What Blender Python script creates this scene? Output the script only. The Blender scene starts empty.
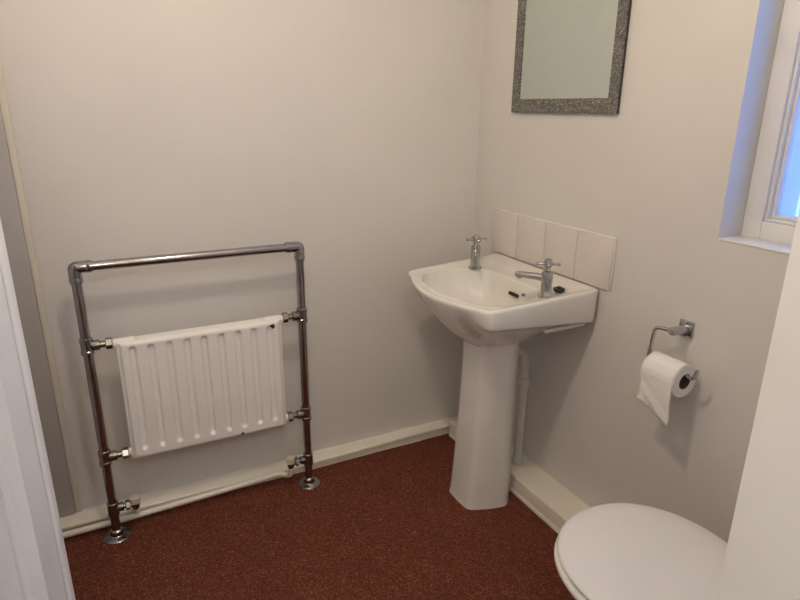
import bpy, bmesh, math, random
from mathutils import Vector, Matrix
random.seed(4)
S = bpy.context.scene
COL = S.collection
R = math.radians

# ------------------------------------------------------------------ camera
CAM = Vector((-1.3482, -1.9888, 1.3452))
YAW, PIT, ROL, FPX = R(27.0166), R(17.8201), R(0.5809), 595.42
fw = Vector((math.sin(YAW)*math.cos(PIT), math.cos(YAW)*math.cos(PIT), -math.sin(PIT)))
rt = Vector((math.cos(YAW), -math.sin(YAW), 0)); up = rt.cross(fw)
cr = rt*math.cos(ROL) + up*math.sin(ROL); cu = -rt*math.sin(ROL) + up*math.cos(ROL)
cd = bpy.data.cameras.new('camera'); cam = bpy.data.objects.new('camera', cd); COL.objects.link(cam)
cd.sensor_width = 36; cd.lens = FPX/800*36; cd.clip_start = 0.02
cam.matrix_world = Matrix(((cr.x, cu.x, -fw.x, CAM.x), (cr.y, cu.y, -fw.y, CAM.y), (cr.z, cu.z, -fw.z, CAM.z), (0, 0, 0, 1)))
S.camera = cam

# ------------------------------------------------------------------ world, light, exposure
W = bpy.data.worlds.new('dusk_sky'); S.world = W; W.use_nodes = True
bg = W.node_tree.nodes['Background']; bg.inputs[0].default_value = (0.22, 0.42, 1.0, 1); bg.inputs[1].default_value = 2.9
S.view_settings.view_transform = 'Standard'; S.view_settings.look = 'None'
S.view_settings.exposure = 0.0; S.view_settings.gamma = 1.0; S.view_settings.use_curve_mapping = False
LAMP = Vector((-1.06, -1.06, 2.02)); LAMP_STRENGTH = 134; LAMP_COL = (1.0, 0.83, 0.625)
HALL = Vector((-1.50, -2.80, 2.16)); HALL_STRENGTH = 17; HALL_COL = (1.0, 0.93, 0.83)

# ------------------------------------------------------------------ materials
def nodes(name):
    m = bpy.data.materials.new(name); m.use_nodes = True
    nt = m.node_tree; b = nt.nodes['Principled BSDF']; return m, nt, b
def tex(nt, kind, scale, detail=2.0, coord='Object', **kw):
    tc = nt.nodes.new('ShaderNodeTexCoord'); t = nt.nodes.new('ShaderNodeTex'+kind)
    t.inputs['Scale'].default_value = scale
    if kind == 'Noise': t.inputs['Detail'].default_value = detail
    nt.links.new(tc.outputs[coord], t.inputs['Vector']); return t
def ramp(nt, src, stops):
    r = nt.nodes.new('ShaderNodeValToRGB'); e = r.color_ramp.elements
    while len(e) < len(stops): e.new(0.5)
    for el, (p, c) in zip(e, stops): el.position = p; el.color = (*c, 1)
    nt.links.new(src, r.inputs[0]); return r
def bump(nt, b, src, strength, dist=0.01):
    n = nt.nodes.new('ShaderNodeBump'); n.inputs['Strength'].default_value = strength; n.inputs['Distance'].default_value = dist
    nt.links.new(src, n.inputs['Height']); nt.links.new(n.outputs[0], b.inputs['Normal']); return n
def plain(name, col, rough=.5, metal=0.0, var=.04, nscale=18, bstr=0.0, bscale=60, coat=0.0, ior=None):
    m, nt, b = nodes(name)
    t = tex(nt, 'Noise', nscale, 4)
    lo = tuple(max(0, c*(1-var)) for c in col); hi = tuple(min(1, c*(1+var)) for c in col)
    r = ramp(nt, t.outputs['Fac'], [(.3, lo), (.7, hi)])
    nt.links.new(r.outputs[0], b.inputs['Base Color'])
    b.inputs['Roughness'].default_value = rough; b.inputs['Metallic'].default_value = metal
    b.inputs['Coat Weight'].default_value = coat; b.inputs['Coat Roughness'].default_value = .05
    if ior: b.inputs['IOR'].default_value = ior
    if bstr:
        t2 = tex(nt, 'Noise', bscale, 5); bump(nt, b, t2.outputs['Fac'], bstr, .004)
    return m
def wall_paint(name, col, rough=.55):
    m, nt, b = nodes(name)
    t = tex(nt, 'Noise', 3.0, 5)
    r = ramp(nt, t.outputs['Fac'], [(.3, tuple(c*.97 for c in col)), (.7, tuple(min(1, c*1.02) for c in col))])
    nt.links.new(r.outputs[0], b.inputs['Base Color']); b.inputs['Roughness'].default_value = rough
    a = tex(nt, 'Noise', 2.2, 3); c = tex(nt, 'Noise', 240, 3)
    mx = nt.nodes.new('ShaderNodeMath'); mx.operation = 'MULTIPLY_ADD'; mx.inputs[1].default_value = .025
    nt.links.new(c.outputs['Fac'], mx.inputs[0]); nt.links.new(a.outputs['Fac'], mx.inputs[2])
    bump(nt, b, mx.outputs[0], .35, .012); return m
def carpet_mat():
    m, nt, b = nodes('carpet')
    v = tex(nt, 'Voronoi', 300); n = tex(nt, 'Noise', 210, 6); big = tex(nt, 'Noise', 9, 5)
    n.inputs['Roughness'].default_value = .75
    r = ramp(nt, n.outputs['Fac'], [(.34, (.068, .018, .010)), (.48, (.178, .050, .029)), (.58, (.225, .069, .041)), (.70, (.40, .18, .12))])
    sc = nt.nodes.new('ShaderNodeSeparateColor'); nt.links.new(v.outputs['Color'], sc.inputs[0])
    r2 = ramp(nt, sc.outputs[0], [(.0, (.06, .014, .008)), (.45, (.17, .046, .025)), (.82, (.26, .085, .050)), (.97, (.46, .22, .15))])
    mr = nt.nodes.new('ShaderNodeMixRGB'); mr.inputs[0].default_value = .5
    nt.links.new(r.outputs[0], mr.inputs[1]); nt.links.new(r2.outputs[0], mr.inputs[2])
    m2 = nt.nodes.new('ShaderNodeMixRGB'); m2.blend_type = 'MULTIPLY'; m2.inputs[0].default_value = .5
    r3 = ramp(nt, big.outputs['Fac'], [(.3, (.8, .78, .78)), (.7, (1, 1, 1))])
    nt.links.new(mr.outputs[0], m2.inputs[1]); nt.links.new(r3.outputs[0], m2.inputs[2])
    nt.links.new(m2.outputs[0], b.inputs['Base Color']); b.inputs['Roughness'].default_value = .95
    b.inputs['Specular IOR Level'].default_value = .15
    bump(nt, b, n.outputs['Fac'], .9, .006); return m
def glitter_mat():
    m, nt, b = nodes('silver_glitter')
    v = tex(nt, 'Voronoi', 480)
    geo = nt.nodes.new('ShaderNodeNewGeometry')
    sub = nt.nodes.new('ShaderNodeVectorMath'); sub.operation = 'SUBTRACT'; sub.inputs[1].default_value = (.5, .5, .5)
    mul = nt.nodes.new('ShaderNodeVectorMath'); mul.operation = 'SCALE'; mul.inputs['Scale'].default_value = 1.5
    add = nt.nodes.new('ShaderNodeVectorMath'); add.operation = 'ADD'
    nor = nt.nodes.new('ShaderNodeVectorMath'); nor.operation = 'NORMALIZE'
    nt.links.new(v.outputs['Color'], sub.inputs[0]); nt.links.new(sub.outputs[0], mul.inputs[0])
    nt.links.new(mul.outputs[0], add.inputs[0]); nt.links.new(geo.outputs['Normal'], add.inputs[1])
    nt.links.new(add.outputs[0], nor.inputs[0]); nt.links.new(nor.outputs[0], b.inputs['Normal'])
    sx = nt.nodes.new('ShaderNodeSeparateColor'); nt.links.new(v.outputs['Color'], sx.inputs[0])
    r = ramp(nt, sx.outputs[0], [(.0, (.10, .095, .09)), (.6, (.27, .26, .25)), (.9, (.5, .49, .47)), (1.0, (.85, .84, .82))])
    nt.links.new(r.outputs[0], b.inputs['Base Color'])
    b.inputs['Metallic'].default_value = .75; b.inputs['Roughness'].default_value = .3; return m
def emit_mat(name, col, st):
    m, nt, b = nodes(name)
    t = tex(nt, 'Noise', 3, 1); r = ramp(nt, t.outputs['Fac'], [(.0, col), (1, col)])
    nt.links.new(r.outputs[0], b.inputs['Emission Color']); b.inputs['Emission Strength'].default_value = st
    b.inputs['Base Color'].default_value = (.9, .9, .88, 1); return m
def glass_mat():
    m, nt, b = nodes('window_glass')
    b.inputs['Base Color'].default_value = (.92, .96, 1, 1); b.inputs['Roughness'].default_value = .02
    b.inputs['Transmission Weight'].default_value = 1.0; b.inputs['IOR'].default_value = 1.02
    t = tex(nt, 'Noise', 4, 2); bump(nt, b, t.outputs['Fac'], .02, .002); return m
def scuffed(name, col, dark, scale, thr, rough=.4, blotch=7):
    m, nt, b = nodes(name)
    t = tex(nt, 'Noise', scale, 6); t2 = tex(nt, 'Noise', blotch, 3)
    r = ramp(nt, t.outputs['Fac'], [(thr, (0, 0, 0)), (thr+.05, (1, 1, 1))])
    base = ramp(nt, t2.outputs['Fac'], [(.3, tuple(c*.95 for c in col)), (.7, col)])
    mx = nt.nodes.new('ShaderNodeMixRGB'); nt.links.new(r.outputs[0], mx.inputs[0])
    nt.links.new(base.outputs[0], mx.inputs[1]); mx.inputs[2].default_value = (*dark, 1)
    nt.links.new(mx.outputs[0], b.inputs['Base Color']); b.inputs['Roughness'].default_value = rough
    bump(nt, b, t2.outputs['Fac'], .15, .004); return m
def chipped_enamel(name, col, spots):
    """white enamel with rust chips: list of (object-space centre, radius)"""
    m, nt, b = nodes(name)
    tc = nt.nodes.new('ShaderNodeTexCoord'); n = nt.nodes.new('ShaderNodeTexNoise'); n.inputs['Scale'].default_value = 90
    nt.links.new(tc.outputs['Object'], n.inputs['Vector'])
    prev = None
    for c, rad in spots:
        d = nt.nodes.new('ShaderNodeVectorMath'); d.operation = 'DISTANCE'; d.inputs[1].default_value = c
        nt.links.new(tc.outputs['Object'], d.inputs[0])
        a = nt.nodes.new('ShaderNodeMath'); a.operation = 'MULTIPLY_ADD'; a.inputs[1].default_value = .012
        nt.links.new(n.outputs['Fac'], a.inputs[0]); nt.links.new(d.outputs['Value'], a.inputs[2])
        l = nt.nodes.new('ShaderNodeMath'); l.operation = 'LESS_THAN'; l.inputs[1].default_value = rad + .006
        nt.links.new(a.outputs[0], l.inputs[0])
        if prev:
            mxn = nt.nodes.new('ShaderNodeMath'); mxn.operation = 'MAXIMUM'
            nt.links.new(prev.outputs[0], mxn.inputs[0]); nt.links.new(l.outputs[0], mxn.inputs[1]); prev = mxn
        else: prev = l
    mx = nt.nodes.new('ShaderNodeMixRGB'); nt.links.new(prev.outputs[0], mx.inputs[0])
    mx.inputs[1].default_value = (*col, 1); mx.inputs[2].default_value = (.022, .014, .010, 1)
    nt.links.new(mx.outputs[0], b.inputs['Base Color']); b.inputs['Roughness'].default_value = .32
    return m

M = {}
M['wall'] = wall_paint('wall_paint', (.72, .70, .675))
M['ceiling'] = wall_paint('ceiling_paint', (.82, .82, .80), .8)
M['reveal'] = wall_paint('reveal_paint', (.78, .78, .78))
M['exterior'] = wall_paint('exterior_render', (.62, .60, .58), .8)
M['carpet'] = carpet_mat()
M['skirt'] = plain('cream_gloss', (.84, .80, .70), .30, var=.03, nscale=9, bstr=.12, bscale=40)
M['gloss'] = scuffed('white_gloss', (.88, .88, .88), (.45, .44, .44), 14, .74, .30)
M['jamb'] = scuffed('jamb_gloss', (.92, .91, .88), (.62, .61, .60), 9, .70, .38)
M['panel'] = scuffed('grey_board', (.50, .485, .475), (.30, .28, .275), 22, .70, .5)
M['bead'] = plain('cream_bead', (.74, .70, .61), .5)
M['window'] = plain('window_gloss', (.80, .79, .78), .32, var=.03, bstr=.06)
M['glass'] = glass_mat()
M['ceramic'] = plain('white_ceramic', (.80, .785, .745), .07, var=.012, coat=.5)
M['ped'] = plain('pedestal_ceramic', (.80, .785, .76), .16, var=.012, coat=.3)
M['toilet'] = plain('toilet_ceramic', (.80, .80, .77), .12, var=.012, coat=.4)
M['lid'] = plain('toilet_seat_plastic', (.80, .79, .785), .26, var=.01)
M['tile'] = plain('cream_tile', (.73, .685, .64), .22, var=.02, nscale=12, coat=.2)
M['grout'] = plain('tile_grout', (.62, .57, .52), .8)
M['grout_w'] = plain('white_sealant', (.85, .84, .80), .4)
M['chrome'] = plain('chrome', (.52, .52, .54), .10, 1.0, var=.03)
M['chrome_dull'] = plain('worn_chrome', (.37, .365, .38), .11, 1.0, var=.10, nscale=30)
M['brass'] = plain('worn_nickel', (.33, .31, .285), .24, 1.0, var=.12, nscale=50)
M['cap'] = plain('valve_cap_plastic', (.60, .53, .44), .45)
M['pipe'] = plain('painted_pipe', (.80, .765, .67), .32, var=.03, bstr=.1)
M['plastic'] = plain('white_waste_plastic', (.70, .685, .66), .4, var=.02)
M['dark'] = plain('dark_hole', (.01, .009, .008), .6)
M['rubber'] = plain('black_rubber', (.014, .013, .013), .5, bstr=.2)
M['glitter'] = glitter_mat()
M['mirror'] = plain('mirror_silver', (.64, .70, .67), .015, 1.0, var=.002)
M['black'] = plain('frame_edge_black', (.03, .03, .03), .4)
M['paper'] = plain('tissue_paper', (.86, .85, .83), .95, var=.02, bstr=.25, bscale=200)
M['card'] = plain('cardboard_core', (.14, .10, .07), .9)
M['lamp'] = emit_mat('opal_lamp_glow', LAMP_COL, LAMP_STRENGTH)
M['hall_lamp'] = emit_mat('hall_lamp_glow', HALL_COL, HALL_STRENGTH)
M['enamel'] = chipped_enamel('radiator_enamel', (.88, .86, .835), [((-.884, -.150, .655), .009), ((-1.005, -.150, .285), .006)])

# ------------------------------------------------------------------ mesh helpers
def finish(name, bm, mat, parent=None, smooth=False, angle=None):
    bmesh.ops.recalc_face_normals(bm, faces=bm.faces)
    me = bpy.data.meshes.new(name); bm.to_mesh(me); bm.free()
    for p in me.polygons: p.use_smooth = smooth
    if mat: me.materials.append(M[mat] if isinstance(mat, str) else mat)
    if smooth and angle: me.set_sharp_from_angle(angle=R(angle))
    o = bpy.data.objects.new(name, me); COL.objects.link(o)
    if parent: o.parent = parent
    return o
def tag(o, label=None, cat=None, group=None, kind=None):
    if label: o['label'] = label
    if cat: o['category'] = cat
    if group: o['group'] = group
    if kind: o['kind'] = kind
    return o
def empty(name, label, cat, loc=(0, 0, 0), **kw):
    o = bpy.data.objects.new(name, None); COL.objects.link(o); o.empty_display_size = .05
    o.location = loc; return tag(o, label, cat, **kw)
def adopt(o, parent):
    o.parent = parent; o.matrix_parent_inverse = Matrix.Translation(-parent.location); return o
def add_box(bm, a, b, bev=0.0, seg=2, mat4=None):
    x0, y0, z0 = [min(a[i], b[i]) for i in range(3)]; x1, y1, z1 = [max(a[i], b[i]) for i in range(3)]
    t = bmesh.new()
    v = [t.verts.new(p) for p in [(x0, y0, z0), (x1, y0, z0), (x1, y1, z0), (x0, y1, z0), (x0, y0, z1), (x1, y0, z1), (x1, y1, z1), (x0, y1, z1)]]
    for f in [(0, 3, 2, 1), (4, 5, 6, 7), (0, 1, 5, 4), (1, 2, 6, 5), (2, 3, 7, 6), (3, 0, 4, 7)]: t.faces.new([v[i] for i in f])
    if bev: bmesh.ops.bevel(t, geom=t.edges[:], offset=bev, segments=seg, profile=.5, affect='EDGES')
    if mat4: bmesh.ops.transform(t, matrix=mat4, verts=t.verts)
    me = bpy.data.meshes.new('tmp'); t.to_mesh(me); t.free(); bm.from_mesh(me); bpy.data.meshes.remove(me)
def box(name, a, b, mat, parent=None, bev=0.0, seg=2, mat4=None):
    bm = bmesh.new(); add_box(bm, a, b, bev, seg, mat4); return finish(name, bm, mat, parent, bool(bev), 40)
def frame_of(d):
    d = d.normalized(); h = Vector((0, 0, 1)) if abs(d.z) < .9 else Vector((1, 0, 0))
    a = d.cross(h).normalized(); return a, d.cross(a).normalized()
def loft(bm, rings, cap0=True, cap1=True, closed=False):
    vs = [[bm.verts.new(p) for p in r] for r in rings]; n = len(vs[0])
    rng = len(vs) if closed else len(vs)-1
    for i in range(rng):
        A, B = vs[i], vs[(i+1) % len(vs)]
        for j in range(n): bm.faces.new((A[j], A[(j+1) % n], B[(j+1) % n], B[j]))
    if not closed:
        if cap0: bm.faces.new(vs[0][::-1])
        if cap1: bm.faces.new(vs[-1])
def add_lathe(bm, o, axis, prof, n=24):
    """prof: list of (distance along the axis, radius)"""
    o = Vector(o); axis = Vector(axis).normalized(); a, b = frame_of(axis)
    loft(bm, [[o + axis*t + (a*math.cos(2*math.pi*k/n) + b*math.sin(2*math.pi*k/n))*max(r, 1e-4) for k in range(n)] for t, r in prof])
def lathe(name, o, axis, prof, mat, parent=None, n=24, angle=35):
    bm = bmesh.new(); add_lathe(bm, o, axis, prof, n); return finish(name, bm, mat, parent, True, angle)
def fillet(pts, rad, seg=7):
    pts = [Vector(p) for p in pts]; out = [pts[0]]
    for i in range(1, len(pts)-1):
        p, a, b = pts[i], (pts[i-1]-pts[i]), (pts[i+1]-pts[i])
        r = min(rad, a.length*.49, b.length*.49); s, e = p + a.normalized()*r, p + b.normalized()*r
        for k in range(seg+1):
            t = k/seg; out.append(s*(1-t)**2 + p*2*t*(1-t) + e*t*t)
    out.append(pts[-1]); return out
def add_tube(bm, pts, rad, n=14):
    pts = [Vector(p) for p in pts]; rings = []; a = None
    for i, p in enumerate(pts):
        d = (pts[min(i+1, len(pts)-1)] - pts[max(i-1, 0)]).normalized()
        if a is None: a, b = frame_of(d)
        else:
            a = (a - d*a.dot(d)).normalized(); b = d.cross(a)
        r = rad[i] if isinstance(rad, (list, tuple)) else rad
        rings.append([p + (a*math.cos(2*math.pi*k/n) + b*math.sin(2*math.pi*k/n))*r for k in range(n)])
    loft(bm, rings)
def tube(name, pts, rad, mat, parent=None, n=14):
    bm = bmesh.new(); add_tube(bm, pts, rad, n); return finish(name, bm, mat, parent, True, 50)
def prism(name, poly, axis, a, b, mat, parent=None):
    """poly in the other two axes (cyclic order), swept along the axis from a to b"""
    bm = bmesh.new(); i = 'xyz'.index(axis); rings = []
    for t in (a, b):
        r = []
        for p in poly:
            q = [0, 0, 0]; q[i] = t; q[(i+1) % 3] = p[0]; q[(i+2) % 3] = p[1]; r.append(q)
        rings.append(r)
    loft(bm, rings); return finish(name, bm, mat, parent)
def st(o, label=None): return tag(o, label, kind='structure')

# ------------------------------------------------------------------ the room
XL, YF, H = -1.78, -1.75, 2.40            # left wall, door wall (inner faces), ceiling height
YO = YF - .11                             # hall side of the door wall
DX0, DX1, DH = -1.616, -0.9155, 2.00       # doorway
HX0, HX1, HY = -2.3, -0.2, -3.3           # hall
floor = st(box('floor', (HX0-.1, HY-.1, -.10), (.32, .1, 0), 'carpet'), 'dark red speckled carpet covering the floor')
st(box('ceiling', (HX0-.1, HY-.1, H), (.32, .1, H+.1), 'ceiling'), 'plain white ceiling')
st(box('wall_back', (XL-.1, 0, 0), (0, .1, H), 'wall'), 'plain off white painted wall behind the radiator')
st(box('wall_left', (XL-.1, YO, 0), (XL, 0, H), 'wall'), 'plain off white painted wall behind the door')
WY0, WY1, WZ0, WZ1 = -1.06, -1.68, 1.046, 2.06
bm = bmesh.new()
add_box(bm, (0, YO, 0), (.30, .1, WZ0)); add_box(bm, (0, YO, WZ1), (.30, .1, H))
add_box(bm, (0, WY0, WZ0), (.30, .1, WZ1)); add_box(bm, (0, YO, WZ0), (.30, WY1, WZ1))
st(finish('wall_right', bm, 'wall'), 'plain off white painted wall behind the wash basin')
bm = bmesh.new()
add_box(bm, (XL-.1, YO, 0), (DX0-.03, YF, H)); add_box(bm, (DX1+.03, YO, 0), (0, YF, H)); add_box(bm, (DX0-.03, YO, DH+.03), (DX1+.03, YF, H))
st(finish('wall_front', bm, 'wall'), 'off white wall with the doorway')
st(box('wall_hall_left', (HX0-.1, HY, 0), (HX0, YO, H), 'wall'), 'off white hall wall')
st(box('wall_hall_right', (HX1, HY, 0), (HX1+.1, YO, H), 'wall'), 'off white hall wall')
st(box('wall_hall_back', (HX0-.1, HY-.1, 0), (HX1+.1, HY, H), 'wall'), 'off white hall wall')
st(box('wall_hall_front', (HX0-.1, YO, 0), (XL-.1, YO+.1, H), 'wall'), 'off white hall wall')

# back skirting: shallow boxed ledge, slightly uneven along its length
bm = bmesh.new(); rings = []
for k in range(25):
    x = XL + (0-XL)*k/24
    t = k/24; w = .0012*math.sin(k*2.3) + .0009*math.sin(k*5.1)
    zf = .036 + .014*max(0, (t-.55)/.45) + w; yf = -.053 - w
    rings.append([(x, 0, 0), (x, yf+.009, 0), (x, yf+.009, zf-.012), (x, yf, zf-.012), (x, yf, zf-.003), (x, yf+.003, zf), (x, -.02, .045+w), (x, 0, .048+w)])
loft(bm, rings)
st(finish('baseboard_back', bm, 'skirt', None, True, 25), 'cream painted boxed skirting along the radiator wall')
# pipe boxing along the right wall
bm = bmesh.new(); rings = []
for k in range(21):
    y = -.055 + (YF+.055)*k/20; w = .0010*math.sin(k*1.7)
    rings.append([(0, y, 0), (-.115, y, 0), (-.115, y, .058+w), (-.113, y, .064+w), (-.107, y, .068+w), (0, y, .073)])
loft(bm, rings)
br = st(finish('baseboard_right', bm, 'skirt', None, True, 30), 'cream painted pipe boxing along the floor under the basin')
prism('floor_bead', [(.0005, -.1148), (.014, -.1148), (.010, -.119), (.0005, -.121)], 'y', -.06, YF+.001, 'skirt', br)
# grey board fixed on the back wall
st(box('trim_1', (XL+.001, -.016, .052), (-1.546, -.0005, H), 'panel', None, .002), 'grey scuffed timber board standing on the skirting at the left')
st(box('trim_2', (-1.546, -.011, .050), (-1.528, -.0005, H), 'bead', None, .003), 'thin cream bead beside the grey board')

# ------------------------------------------------------------------ doorway lining
bm = bmesh.new()
add_box(bm, (DX1, YO-.004, 0), (DX1+.03, YF+.004, DH+.03), .002); add_box(bm, (DX0-.03, YO-.004, 0), (DX0, YF+.004, DH+.03), .002)
add_box(bm, (DX0, YO-.004, DH), (DX1, YF+.004, DH+.03), .002)
st(finish('trim_3', bm, 'jamb', None, True, 40), 'cream white gloss painted door lining at the right edge')

# ------------------------------------------------------------------ door, hinged left, swung into the room
ang = R(11); DWID, DTH, DHT = .676, .038, 1.975
hinge = Vector((-1.6100, YF+.014, .012))
dr = bpy.data.objects.new('door_1', None); COL.objects.link(dr); dr.location = hinge; dr.rotation_euler = (0, 0, R(90)-ang)
tag(dr, 'white gloss panelled door standing open at the left edge', 'door', kind='structure')
def dbox(name, u0, u1, z0, z1, w0, w1, bev=.003): return box(name, (u0, w0, z0), (u1, w1, z1), 'gloss', dr, bev, 3)
# local x = along the leaf, local -y = the face seen from the doorway
STW = .112
dbox('stile', 0, STW, 0, DHT, -DTH/2, DTH/2); dbox('stile', DWID-STW, DWID, 0, DHT, -DTH/2, DTH/2, .006)
dbox('edge_bead', DWID-.034, DWID-.014, 0, DHT, -DTH/2-.006, -DTH/2+.001, .0034)
mid0, mid1 = DWID/2-.05, DWID/2+.05
for z0, z1 in ((0, .20), (1.08, 1.22), (DHT-.11, DHT)): dbox('rail', STW, DWID-STW, z0, z1, -DTH/2, DTH/2)
for z0, z1 in ((.20, 1.08), (1.22, DHT-.11)):
    dbox('muntin', mid0, mid1, z0, z1, -DTH/2, DTH/2)
    for u0, u1 in ((STW, mid0), (mid1, DWID-STW)):
        dbox('panel', u0, u1, z0, z1, -.006, .006, 0)
        for s in (-1, 1):
            bm = bmesh.new()
            a = .030; f0, f1 = s*.006, s*(DTH/2+.009)
            def ring(i, w): return [(u0+i, w, z0+i), (u1-i, w, z0+i), (u1-i, w, z1-i), (u0+i, w, z1-i)]
            loft(bm, [ring(0, f0), ring(0, s*(DTH/2+.004)), ring(.005, f1), ring(.012, f1), ring(.022, s*.014), ring(a, s*.010), ring(a, f0)], False, False, closed=True)
            finish('panel_moulding', bm, 'gloss', dr)

# ------------------------------------------------------------------ window
win = bpy.data.objects.new('window_1', None); COL.objects.link(win); win.location = (.08, WY0, WZ0)
tag(win, 'white painted timber window with blue dusk light at the right edge', 'window', kind='structure')
def ringframe(name, x0, x1, i0, i1, mat, bev=.002):
    bm = bmesh.new(); y0, y1, z0, z1 = WY1, WY0, WZ0, WZ1
    add_box(bm, (x0, y1-i1, z0+i0), (x1, y1-i0, z1-i0), bev); add_box(bm, (x0, y0+i0, z0+i0), (x1, y0+i1, z1-i0), bev)
    add_box(bm, (x0, y0+i1, z0+i0), (x1, y1-i1, z0+i1), bev); add_box(bm, (x0, y0+i1, z1-i1), (x1, y1-i1, z1-i0), bev)
    return adopt(finish(name, bm, mat, None, True, 40), win)
ringframe('frame', .083, .150, 0.0005, .048, 'window')
ringframe('sash_bead', .090, .140, .048, .056, 'window', .003)
ringframe('glazing_bead', .100, .134, .056, .064, 'window', .003)
adopt(box('pane', (.114, WY1+.06, WZ0+.06), (.118, WY0-.06, WZ1-.06), 'glass'), win)
bm = bmesh.new(); add_box(bm, (-.0015, WY1+.001, WZ0-.0), (.083, WY0-.001, WZ0+.005), .0012)
adopt(finish('sill', bm, 'window', None, True, 40), win)

# ------------------------------------------------------------------ ceiling lamps (out of frame)
def globe(name, c, mat, label, gr):
    o = empty(name, label, 'lamp', (c.x, c.y, H))
    adopt(lathe('ceiling_rose', (c.x, c.y, H), (0, 0, -1), [(0.0005, .05), (.015, .048), (.028, .02), (.03, .006)], 'window'), o)
    adopt(tube('flex', [(c.x, c.y, H-.028), (c.x, c.y, c.z+gr+.03)], .004, 'window', None, 8), o)
    adopt(lathe('lamp_holder', (c.x, c.y, c.z+gr+.035), (0, 0, -1), [(0, .008), (.006, .020), (.045, .022), (.047, .010)], 'window'), o)
    n = 14
    adopt(lathe('shade', (c.x, c.y, c.z), (0, 0, -1), [(-gr*math.cos(math.pi*k/n), gr*math.sin(math.pi*k/n)) for k in range(1, n+1)], mat, None, 32), o)
globe('ceiling_lamp', LAMP, 'lamp', 'opal globe lamp hanging from the washroom ceiling', .06)
globe('hall_lamp', HALL, 'hall_lamp', 'opal globe lamp hanging from the hall ceiling', .18)

# ------------------------------------------------------------------ wash basin on pedestal
YC = -.443
bas = empty('wash_basin', 'white ceramic pedestal wash basin with two chrome taps', 'basin', (-.2, YC, 0))
NB = 288; UC = .27
def sample(poly, smooth=3, n=NB):
    """radius of the outline poly [(u,v)] seen from (UC,0) at n even angles, corners rounded"""
    rr = []
    for k in range(n):
        th = 2*math.pi*k/n; dx, dy = math.cos(th), math.sin(th); best = 0
        for i in range(len(poly)):
            (ax, ay), (bx, by) = poly[i], poly[(i+1) % len(poly)]; ax -= UC; bx -= UC
            ex, ey = bx-ax, by-ay; den = dx*ey-dy*ex
            if abs(den) < 1e-12: continue
            t = (ax*ey-ay*ex)/den; s = (ax*dy-ay*dx)/den
            if t > 0 and -1e-6 <= s <= 1+1e-6: best = max(best, t)
        rr.append(best)
    for _ in range(smooth): rr = [(rr[i-1]+2*rr[i]+rr[(i+1) % n])/4 for i in range(n)]
    return [(UC+rr[k]*math.cos(2*math.pi*k/n), rr[k]*math.sin(2*math.pi*k/n)) for k in range(n)]
def sym(half): return half + [(u, -v) for u, v in reversed(half) if abs(v) > 1e-9]
Ohalf = [(.004, .264), (.012, .267)] + [(.10, .265), (.25, .261), (.375, .255), (.399, .250), (.409, .240), (.420, .20), (.440, .15), (.455, .10), (.465, .05), (.468, 0)]
O = sample([(u, v) for u, v in Ohalf] + [(u, -v) for u, v in Ohalf[-2::-1]], 2)
Bh = [(.134, 0), (.134, .125), (.150, .152), (.188, .182), (.25, .210), (.30, .218), (.345, .208), (.385, .175), (.418, .11), (.430, .05), (.433, 0)]
B = sample([(u, v) for u, v in Bh] + [(u, -v) for u, v in Bh[-2:0:-1]], 4)
def zr(u): return .824 - .023*u/.41
def lerp(P, Q, t): return [(a[0]+(b[0]-a[0])*t, a[1]+(b[1]-a[1])*t) for a, b in zip(P, Q)]
def scl(P, s, cu=UC, cv=0): return [(cu+(u-cu)*s, cv+(v-cv)*s) for u, v in P]
def ell(cu, a, b): return [(cu+a*math.cos(2*math.pi*k/NB), b*math.sin(2*math.pi*k/NB)) for k in range(NB)]
def W3(P, z):
    return [(-u, YC+v, z(u, v) if callable(z) else z) for u, v in P]
inset = lambda P, d: [(max(.006, u - d*(u-UC)/max(.001, math.hypot(u-UC, v))), v - d*v/max(.001, math.hypot(u-UC, v))) for u, v in P]
apron = lambda u, v: .716 + .026*min(1, u/.40) + (.0 if u < .40 else .10*(u-.40))
E0 = ell(.205, .125, .112)
def wfront(k):
    th = (k/NB*360+180) % 360-180; t = (96-th)/34 if th > 0 else (64+th)/18; t = min(1, max(0, t)); return t*t*(3-2*t)
def blend(side, front): return [tuple(a[i]*(1-wfront(k))+b[i]*wfront(k) for i in range(3)) for k, (a, b) in enumerate(zip(side, front))]
FP = [(0, .620), (.30, .652), (.56, .690), (.76, .727), (.87, .751), (.935, .768), (.975, .781)]
front = [W3(lerp(E0, O, f), z) for f, z in FP]
side = [W3(E0, .620), W3(lerp(E0, O, .30), .650), W3(lerp(ell(.24, .20, .20), O, .45), lambda u, v: apron(u, v)-.020),
        W3(inset(O, .022), lambda u, v: apron(u, v)-.002), W3(inset(O, .007), lambda u, v: apron(u, v)),
        W3(inset(O, .004), lambda u, v: apron(u, v)+.006), W3(inset(O, .001), lambda u, v: zr(u)-.024)]
rings = [W3(ell(.20, .085, .085), .590)] + [blend(a, b) for a, b in zip(side, front)] + [
         W3(O, lambda u, v: zr(u)-.009), W3(inset(O, .0015), lambda u, v: zr(u)-.003), W3(inset(O, .005), lambda u, v: zr(u)),
         W3(inset(O, .011), lambda u, v: zr(u)),
         W3(lerp(O, B, .52), lambda u, v: min(zr(u)-.004, .806) if u > .06 else .808),
         W3(lerp(O, B, .80), lambda u, v: .8005 if u < .36 else .799),
         W3(lerp(O, B, .95), .8000), W3(lerp(O, B, .985), .7985), W3(B, .7945), W3(inset(B, .003), .786), W3(inset(B, .006), .765),
         W3(scl(B, .93, .22), .738), W3(scl(B, .84, .22), .708), W3(scl(B, .64, .22), .686), W3(scl(B, .30, .22), .673), W3(scl(B, .10, .22), .670)]
bm = bmesh.new(); loft(bm, rings, True, True)
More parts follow.
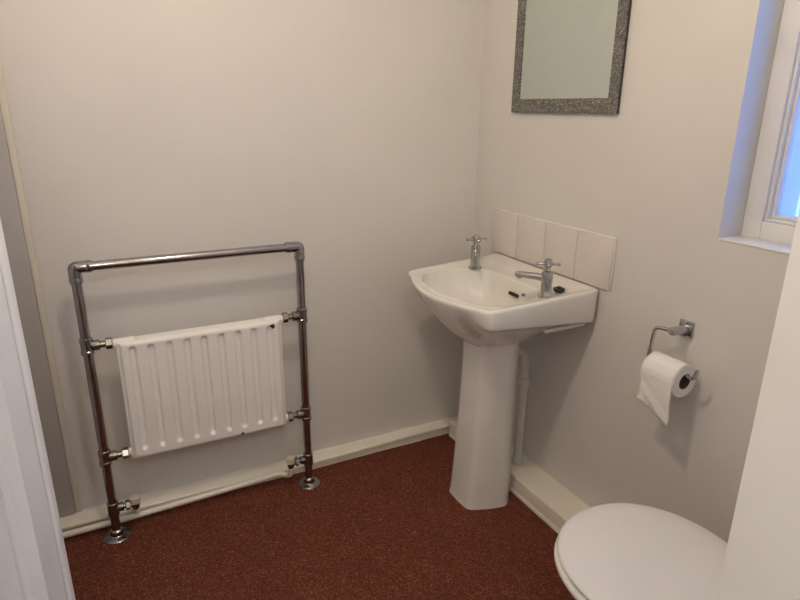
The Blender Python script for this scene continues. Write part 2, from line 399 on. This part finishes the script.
bowl = adopt(finish('bowl', bm, 'ceramic', None, True, 60), bas)
# overflow slot, chain hole, waste
def on_wall_disc(name, c, w, h, mat, nrm):
    n = Vector(nrm).normalized(); a = Vector((0, 1, 0)); b = n.cross(a).normalized(); bm = bmesh.new()
    pr = []
    for k in range(20):
        th = 2*math.pi*k/20; p = Vector((math.cos(th), math.sin(th)))
        ox = (w-h)/2*(1 if p.x > 0 else -1); pr.append((ox + p.x*h/2, p.y*h/2))
    loft(bm, [[Vector(c)+a*x+b*y+n*t for x, y in pr] for t in (-.004, .0022)]); return finish(name, bm, mat, bowl, True, 30)
bowl_keep = bowl
on_wall_disc('overflow_slot', (-.1435, -.463, .7560), .050, .012, 'dark', (-1, 0, .35)).matrix_parent_inverse = Matrix()
on_wall_disc('chain_hole', (-.1420, -.512, .768), .012, .010, 'brass', (-1, .1, .3)).matrix_parent_inverse = Matrix()
w = lathe('waste_outlet', (-.22, YC, .6685), (0, 0, 1), [(0, .022), (.003, .024), (.004, .018), (.0025, .012)], 'chrome', bowl); w.matrix_parent_inverse = Matrix()
adopt(box('wall_bracket', (-.175, -.668, .690), (-.008, -.645, .703), 'ceramic', None, .005), bas)
# pedestal
PC = -.455
def ped_ring(z):
    t = z/.60
    f = .322-.028*t - .004*math.sin(t*3.1); fv = .069-.014*t
    sv = .106 - .010*math.sin(min(1, t)*math.pi)*1.0; su = .185+.012*t
    if z > .52: g = (z-.52)/.08; sv += .010*g*g; su += .004*g*g; fv += .008*g*g
    if z < .02: fl = (1-z/.02)*.003; f += fl; sv += fl
    bk = .132
    base = [(f, fv), (f+.004, 0), (f, -fv), (su+.06, -(sv+fv)/2-.008), (su, -sv), (bk, -.055), (bk, .055), (su, sv), (su+.06, (sv+fv)/2+.008)]
    # corner-rounded by Chaikin
    for _ in range(2):
        q = []
        for i in range(len(base)):
            a, b = base[i], base[(i+1) % len(base)]
            q += [(a[0]*.82+b[0]*.18, a[1]*.82+b[1]*.18), (a[0]*.18+b[0]*.82, a[1]*.18+b[1]*.82)]
        base = q
    return [(-u, PC+v, z) for u, v in base]
bm = bmesh.new(); loft(bm, [ped_ring(z) for z in (0.0, .008, .02, .05, .10, .16, .22, .28, .34, .40, .46, .52, .55, .58, .60, .615, .63)])
adopt(finish('pedestal', bm, 'ped', None, True, 50), bas)

# taps
def make_tap(x, y, az):
    zb = .7995; body = lathe('tap', (x, y, zb), (0, 0, 1), [(0, .0235), (.006, .0235), (.009, .0175), (.012, .0172), (.040, .0170), (.080, .0168), (.084, .0158), (.0865, .010), (.094, .0085)], 'chrome', None, 28)
    adopt(body, bas)
    d = Vector((math.cos(az), math.sin(az), 0)); inv = Matrix()
    p0 = Vector((x, y, zb+.062)) + d*.010
    s = tube('spout', [p0, p0+d*.04+Vector((0, 0, .001)), p0+d*.080+Vector((0, 0, .0)), p0+d*.088+Vector((0, 0, -.001))], [.0115, .0108, .0100, .0080], 'chrome', body, 18); s.matrix_parent_inverse = inv
    bm = bmesh.new(); e = p0+d*.077; add_lathe(bm, e+Vector((0, 0, -.003)), (0, 0, -1), [(0, .0080), (.009, .0080), (.010, .006)]); n = finish('nozzle', bm, 'chrome', body, True, 35); n.matrix_parent_inverse = inv
    bm = bmesh.new(); add_lathe(bm, (x, y, zb+.094), (0, 0, 1), [(0, .0085), (.003, .012), (.020, .0125), (.026, .011), (.029, .006)]); h = finish('handle_hub', bm, 'chrome', body, True, 35); h.matrix_parent_inverse = inv
    for q in range(4):
        a = az + R(20) + q*math.pi/2; dd = Vector((math.cos(a), math.sin(a), 0)); c = Vector((x, y, zb+.1065))
        bm = bmesh.new(); add_lathe(bm, c+dd*.010, dd, [(0, .0046), (.020, .0042), (.0215, .0055), (.025, .0058), (.0265, .004)], 12)
        hb = finish('handle_bar', bm, 'chrome', body, True, 35); hb.matrix_parent_inverse = inv
    return body
t1 = make_tap(-.165, -.259, R(236)); t1['label'] = 'chrome tap nearer the radiator wall'
t2 = make_tap(-.165, -.645, R(124)); t2['label'] = 'chrome tap nearer the window'
# plug
pl = lathe('sink_plug', (-.098, -.628, .8068), (0, 0, 1), [(0, .014), (.003, .017), (.008, .019), (.010, .018), (.011, .008), (.014, .007), (.016, .004)], 'rubber')
tag(pl, 'black rubber plug lying behind the right tap', 'plug')

# waste pipe
wp = empty('waste_pipe', 'white plastic waste pipe running down beside the pedestal', 'pipe', (-.052, -.47, .07))
px_, py_ = -.052, -.441
adopt(tube('bend', fillet([(-.126, -.425, .53), (-.058, -.438, .53), (px_, py_, .425)], .040, 8), .0190, 'plastic', None, 18), wp)
adopt(tube('pipe', [(px_, py_, .45), (px_, py_, .0735)], .0168, 'plastic', None, 18), wp)
adopt(lathe('compression_nut', (px_, py_, .428), (0, 0, -1), [(0, .020), (.002, .0265), (.020, .0275), (.022, .023), (.036, .022), (.040, .0175)], 'plastic', None, 12), wp)
adopt(lathe('floor_collar', (px_, py_, .0725), (0, 0, 1), [(0, .022), (.012, .021), (.026, .018), (.030, .016)], 'plastic'), wp)

# ------------------------------------------------------------------ splashback
sp = empty('tile_splashback', 'row of four cream ceramic tiles above the basin', 'tiles', (-.001, -.438, .827))
TY, TZ, TW, THH = -.133, .8268, .1525, .1595
for i in range(4):
    y1 = TY - i*TW - .0012; y0 = TY - (i+1)*TW + .0012
    adopt(box('tile', (-.0088, y0, TZ), (-.0012, y1, TZ+THH), 'tile', None, .0012), sp)
adopt(box('grout', (-.0062, TY-4*TW+.002, TZ+.002), (-.0008, TY-.002, TZ+THH-.002), 'grout'), sp)
adopt(box('edge_sealant', (-.0075, TY-4*TW, TZ+THH), (-.0008, TY, TZ+THH+.004), 'grout_w', None, .0015), sp)
adopt(box('edge_sealant', (-.0075, TY-4*TW-.0035, TZ), (-.0008, TY-4*TW, TZ+THH+.004), 'grout_w', None, .0015), sp)

# ------------------------------------------------------------------ mirror
mi = empty('wall_mirror', 'rectangular wall mirror in a silver glitter frame', 'mirror', (-.002, -.466, 1.339))
MY0, MY1, MZ0, MZ1, FR, FS = -.2130, -.6970, 1.3365, 1.965, .0435, .0365
bm = bmesh.new()
def mr(i, x):
    j = i*FS/FR; return [(x, MY0-j, MZ0+i), (x, MY1+j, MZ0+i), (x, MY1+j, MZ1-i), (x, MY0-j, MZ1-i)]
loft(bm, [mr(0, -.0105), mr(.001, -.014), mr(FR, -.014), mr(FR, -.009), mr(FR-.004, -.009), mr(FR-.004, -.0105), mr(.002, -.0105)], False, False, True)
adopt(finish('frame', bm, 'glitter'), mi)
bm = bmesh.new(); loft(bm, [mr(.001, -.0015), mr(0.0005, -.0105), mr(FR-.004, -.0105), mr(FR-.004, -.0015)], False, False, True)
adopt(finish('backing', bm, 'black'), mi)
adopt(box('glass', (-.0100, MY1+FS-.003, MZ0+FR-.003), (-.0085, MY0-FS+.003, MZ1-FR+.003), 'mirror'), mi)

# ------------------------------------------------------------------ toilet roll holder and roll
ho = empty('toilet_roll_holder', 'square chrome toilet roll holder screwed to the wall', 'holder', (-.001, -1.018, .80))
adopt(box('wall_plate', (-.009, -1.040, .778), (-.0008, -.997, .822), 'chrome', None, .003, 3), ho)
adopt(lathe('post', (-.008, -1.018, .80), (-1, 0, 0), [(0, .0125), (.030, .0115), (.050, .0115), (.054, .009)], 'chrome', None, 20), ho)
AX = -.066
adopt(tube('arm', fillet([(AX+.012, -1.020, .801), (AX, -.972, .800), (AX, -.963, .7015), (AX, -1.106, .7015), (AX, -1.113, .729)], .016, 7), .0052, 'chrome', None, 14), ho)
ro = empty('toilet_roll', 'white toilet paper roll with a loose sheet hanging down', 'toilet roll', (AX, -1.025, .698))
RZ, RR, RC = .6865, .0445, .0215
RY0, RY1 = -.982, -1.084
bm = bmesh.new(); n = 48
def rr_(y, r): return [(AX+r*math.cos(2*math.pi*k/n), y, RZ+r*math.sin(2*math.pi*k/n)) for k in range(n)]
loft(bm, [rr_(RY0, RC), rr_(RY0, RR-.003), rr_(RY0-.003, RR), rr_(RY0-.03, RR+.0006), rr_(RY1+.03, RR), rr_(RY1+.003, RR), rr_(RY1, RR-.003), rr_(RY1, RC)], False, False, True)
adopt(finish('paper', bm, 'paper', None, True, 40), ro)
bm = bmesh.new(); loft(bm, [rr_(RY0-.001, RC-.0015), rr_(RY0-.001, RC-.0001), rr_(RY1+.001, RC-.0001), rr_(RY1+.001, RC-.0015)], False, False, True)
adopt(finish('core', bm, 'card', None, True, 40), ro)
# hanging sheet, comes off the front of the roll, wavy, torn at a slant
bm = bmesh.new(); NU, NV = 14, 26; gr = []
for i in range(NU+1):
    s = i/NU; y = RY0 - .001 + (RY1-RY0+.002)*s; row = []
    zb = .604 - .038*s + .003*math.sin(s*9)
    for j in range(NV+1):
        t = j/NV
        if t < .4:
            a = R(80) + (R(185)-R(80))*t/.4; row.append((AX+(RR+.0022)*math.cos(a), y, RZ+(RR+.0022)*math.sin(a)))
        else:
            q = (t-.4)/.6; z0 = RZ+(RR+.0022)*math.sin(R(185)); z = z0+(zb-z0)*q
            wv = .003*math.sin(q*5+s*4)*q + .0025*math.sin(q*11-s*7)*q
            row.append((AX-(RR+.0020)+wv*.9+.006*q, y, z))
    gr.append([bm.verts.new(p) for p in row])
for i in range(NU):
    for j in range(NV): bm.faces.new((gr[i][j], gr[i+1][j], gr[i+1][j+1], gr[i][j+1]))
sh = adopt(finish('loose_sheet', bm, 'paper', None, True), ro)
so = sh.modifiers.new('thickness', 'SOLIDIFY'); so.thickness = .0008; so.offset = 1

# ------------------------------------------------------------------ toilet
TX = -.380
to = empty('toilet', 'white close coupled toilet with its lid closed', 'toilet', (TX, -1.40, 0))
def egg(z, hw, yf, yb, n=64, p=2.0, cx=TX):
    """outline: round front at yf (towards the radiator), flatter back at yb"""
    out = []; ym = yf-min(.205, (yf-yb)*.47)
    for k in range(n):
        th = 2*math.pi*k/n; c, s = math.cos(th), math.sin(th)
        if s >= 0: out.append((cx+hw*math.copysign(abs(c)**(2/2.15), c), ym+(yf-ym)*abs(s)**(2/2.0), z))
        else: out.append((cx+hw*math.copysign(abs(c)**(2/2.9), c), ym-(ym-yb)*abs(s)**(2/2.9), z))
    return out
bm = bmesh.new()
loft(bm, [egg(0, .105, -1.235, -1.60), egg(.03, .102, -1.235, -1.60), egg(.10, .092, -1.25, -1.59), egg(.18, .098, -1.235, -1.59), egg(.25, .125, -1.185, -1.59),
          egg(.31, .155, -1.145, -1.58), egg(.355, .181, -1.122, -1.57), egg(.378, .188, -1.114, -1.565), egg(.386, .188, -1.114, -1.565), egg(.390, .184, -1.118, -1.56)])
adopt(finish('bowl', bm, 'toilet', None, True, 60), to)
bm = bmesh.new()
loft(bm, [egg(.3895, .188, -1.116, -1.545), egg(.391, .201, -1.106, -1.548), egg(.400, .206, -1.101, -1.550), egg(.407, .205, -1.102, -1.550), egg(.410, .200, -1.107, -1.548)])
adopt(finish('seat', bm, 'lid', None, True, 60), to)
bm = bmesh.new()
loft(bm, [egg(.4115, .186, -1.112, -1.546), egg(.412, .195, -1.106, -1.548), egg(.418, .199, -1.103, -1.550), egg(.423, .197, -1.105, -1.549), egg(.4265, .190, -1.113, -1.545),
          egg(.4295, .155, -1.135, -1.53), egg(.432, .115, -1.175, -1.50), egg(.433, .06, -1.235, -1.45), egg(.433, .02, -1.30, -1.40)])
adopt(finish('lid', bm, 'lid', None, True, 60), to)
for s in (-1, 1):
    adopt(lathe('hinge', (TX+s*.075-.02, -1.562, .412), (1, 0, 0), [(0, .009), (.002, .011), (.038, .011), (.040, .009)], 'chrome'), to)
bm = bmesh.new(); add_box(bm, (TX-.185, -1.742, .40), (TX+.185, -1.585, .735), .022, 4); adopt(finish('cistern', bm, 'toilet', None, True, 50), to)
bm = bmesh.new(); add_box(bm, (TX-.192, -1.744, .737), (TX+.192, -1.578, .765), .010, 3); cl = adopt(finish('cistern_lid', bm, 'toilet', None, True, 50), to)
adopt(tube('flush_lever', fillet([(TX-.13, -1.586, .68), (TX-.13, -1.562, .68), (TX-.06, -1.556, .672)], .012), .006, 'chrome', None, 12), to)
adopt(box('bowl_neck', (TX-.10, -1.70, .20), (TX+.10, -1.55, .402), 'toilet', None, .02, 3), to)

# ------------------------------------------------------------------ heated towel rail with radiator insert
X0, X1, RY = -1.4305, -.7743, -.127
ZT, Z1, Z2, Z3 = .9099, .671, .2962, .1072
ra = empty('towel_rail_radiator', 'chrome floor standing towel rail with white radiator panel', 'radiator', ((X0+X1)/2, RY, 0))
PR = .0138
for x, s in ((X0, 1), (X1, -1)):
    adopt(tube('post', [(x, RY, .004), (x, RY, ZT-.02)], PR, 'chrome_dull', None, 20), ra)
    adopt(lathe('floor_flange', (x, RY, 0.0), (0, 0, 1), [(0.0005, .041), (.003, .041), (.007, .036), (.009, .024), (.012, .0205), (.026, .0195), (.028, .0165), (.031, .0145)], 'chrome_dull', None, 28), ra)
    # elbow on top
    e = adopt(tube('elbow', fillet([(x, RY, ZT-.046), (x, RY, ZT), (x+s*.046, RY, ZT)], .007, 5), .0172, 'chrome_dull', None, 20), ra)
    bm = bmesh.new(); add_lathe(bm, (x, RY, ZT-.030), (0, 0, -1), [(0, .0172), (.002, .0180), (.012, .0180), (.014, .0165)]); add_lathe(bm, (x+s*.030, RY, ZT), (s, 0, 0), [(0, .0172), (.002, .0180), (.012, .0180), (.014, .0165)])
    c = finish('elbow_collar', bm, 'chrome_dull', None, True, 35); c.parent = e
    for z in (Z1, Z2):
        t = adopt(lathe('tee', (x, RY, z-.026), (0, 0, 1), [(0, .0150), (.002, .0185), (.012, .0185), (.014, .0170), (.038, .0170), (.040, .0185), (.050, .0185), (.052, .0150)], 'chrome_dull', None, 24), ra)
        bm = bmesh.new(); add_lathe(bm, (x+s*.012, RY, z), (s, 0, 0), [(0, .0155), (.014, .0165), (.022, .0165), (.024, .0105), (.050, .0105), (.051, .0105)], 20)
        q = finish('union_tail', bm, 'brass', t, True, 35); q.matrix_parent_inverse = Matrix()
        bm = bmesh.new(); add_lathe(bm, (x+s*.049, RY, z), (s, 0, 0), [(0, .0130), (.002, .0178), (.018, .0178), (.020, .0140)], 6)
        q = finish('union_nut', bm, 'brass', t, False); q.matrix_parent_inverse = Matrix()
    t = adopt(lathe('tee', (x, RY, Z3-.024), (0, 0, 1), [(0, .0150), (.002, .0180), (.046, .0180), (.048, .0150)], 'chrome_dull', None, 24), ra)
    bm = bmesh.new(); add_lathe(bm, (x+s*.012, RY, Z3), (s, 0, 0), [(0, .0140), (.014, .0150), (.018, .0150), (.020, .0090), (.030, .0090)], 20)
    q = finish('union_tail', bm, 'brass', t, True, 35); q.matrix_parent_inverse = Matrix()
    bm = bmesh.new(); add_lathe(bm, (x+s*.036, RY, Z3), (s, 0, 0), [(0, .013), (.002, .0165), (.013, .0165), (.015, .0105), (.028, .0105)], 6)
    v = adopt(finish('valve', bm, 'brass', None, False), ra)
    bm = bmesh.new(); add_lathe(bm, (x+s*.066, RY, Z3-.020), (0, 0, 1), [(0, .0095), (.004, .0115), (.010, .0130), (.026, .0125), (.028, .010)], 20)
    q = finish('valve_body', bm, 'brass', v, True, 35); q.matrix_parent_inverse = Matrix()
    bm = bmesh.new(); add_lathe(bm, (x+s*.066, RY, Z3+.001), (0, 0, 1), [(0, .0140), (.003, .0160), (.020, .0155), (.023, .0125), (.024, .006)], 20)
    q = finish('valve_cap', bm, 'cap', v, True, 35); q.matrix_parent_inverse = Matrix()
adopt(tube('top_rail', [(X0+.02, RY, ZT), (X1-.02, RY, ZT)], PR, 'chrome_dull', None, 20), ra)
# pressed radiator panel: a height field with nine recessed flutes
PX0, PX1, PZ0, PZ1 = -1.353, -.852, .274, .674
NFL = 9; pitch = (PX1-PX0-.030)/NFL
fc = [PX0+.015+pitch*(i+.5) for i in range(NFL)]
yF, yB = RY-.023, RY+.020
nx, nz = 240, 100
def depth(x, z):
    """how far the front face is pressed in at (x,z)"""
    dmin = 1
    zt, zb = Z1-.027, Z2+.022
    for c in fc:
        if abs(x-c) > .03: continue
        zz = min(max(z, zb), zt); d = math.hypot(x-c, (z-zz)*.9); dmin = min(dmin, d)
    w = .0125; g = max(0.0, min(1.0, (w-dmin)/.0070)); g = g*g*(3-2*g)
    return .0110*g
def edge(t, half): return max(0.0, 1-t/half)
bm = bmesh.new(); gr = []
for i in range(nx+1):
    x = PX0+(PX1-PX0)*i/nx; col = []
    for j in range(nz+1):
        z = PZ0+(PZ1-PZ0)*j/nz
        e = min(x-PX0, PX1-x, 1e9); rnd = 0
        dz = min(z-PZ0, PZ1-z)
        r = .014
        if dz < r: rnd = max(rnd, r-math.sqrt(max(0, r*r-(r-dz)**2)))
        re = .006
        fl = 0
        if e < .012: fl = .010*(1-(e/.012)**2)        # welded side flange
        col.append(bm.verts.new((x, yF+depth(x, z)+max(rnd, fl), z)))
    gr.append(col)
for i in range(nx):
    for j in range(nz): bm.faces.new((gr[i][j], gr[i+1][j], gr[i+1][j+1], gr[i][j+1]))
bd = [gr[i][0] for i in range(nx+1)] + [gr[nx][j] for j in range(1, nz+1)] + [gr[i][nz] for i in range(nx-1, -1, -1)] + [gr[0][j] for j in range(nz-1, 0, -1)]
back = [bm.verts.new((v.co.x, yB, v.co.z)) for v in bd]
for k in range(len(bd)): bm.faces.new((bd[k], bd[(k+1) % len(bd)], back[(k+1) % len(bd)], back[k]))
bm.faces.new(back)
pn = adopt(finish('panel', bm, 'enamel', None, True, 50), ra)
for x, s in ((PX0, 1), (PX1, -1)):
    for z in (Z1, Z2):
        bm = bmesh.new(); xe = (X0+.069) if s > 0 else (X1-.069)
        add_lathe(bm, (xe, RY, z-(.004 if z > .5 else 0)), (s, 0, 0), [(0.0005, .0130), (.012, .0140), (.026, .0150), (.060, .0150), (.064, .010)], 20)
        q = finish('boss', bm, 'enamel', pn, True, 35); q.matrix_parent_inverse = Matrix()

# heating pipe along the skirting
hpz = .026
adopt(tube('valve_tail', fillet([(X0+.066, RY, Z3-.006), (X0+.066, -.082, Z3-.010), (X0+.066, -.080, .036)], .02, 8), .0098, 'pipe', None, 16), ra)
hpipe = tube('heating_pipe', fillet([(X1-.066, RY, Z3-.021), (X1-.066, RY+.012, .047), (X1-.10, -.080, .045), (-1.10, -.079, .034), (-1.37, -.079, .026), (XL+.02, -.079, .021)], .03, 8), .0105, 'pipe', None, 16)
tag(hpipe, 'cream painted heating pipe running low along the skirting', 'pipe')
bpy.context.view_layer.update()
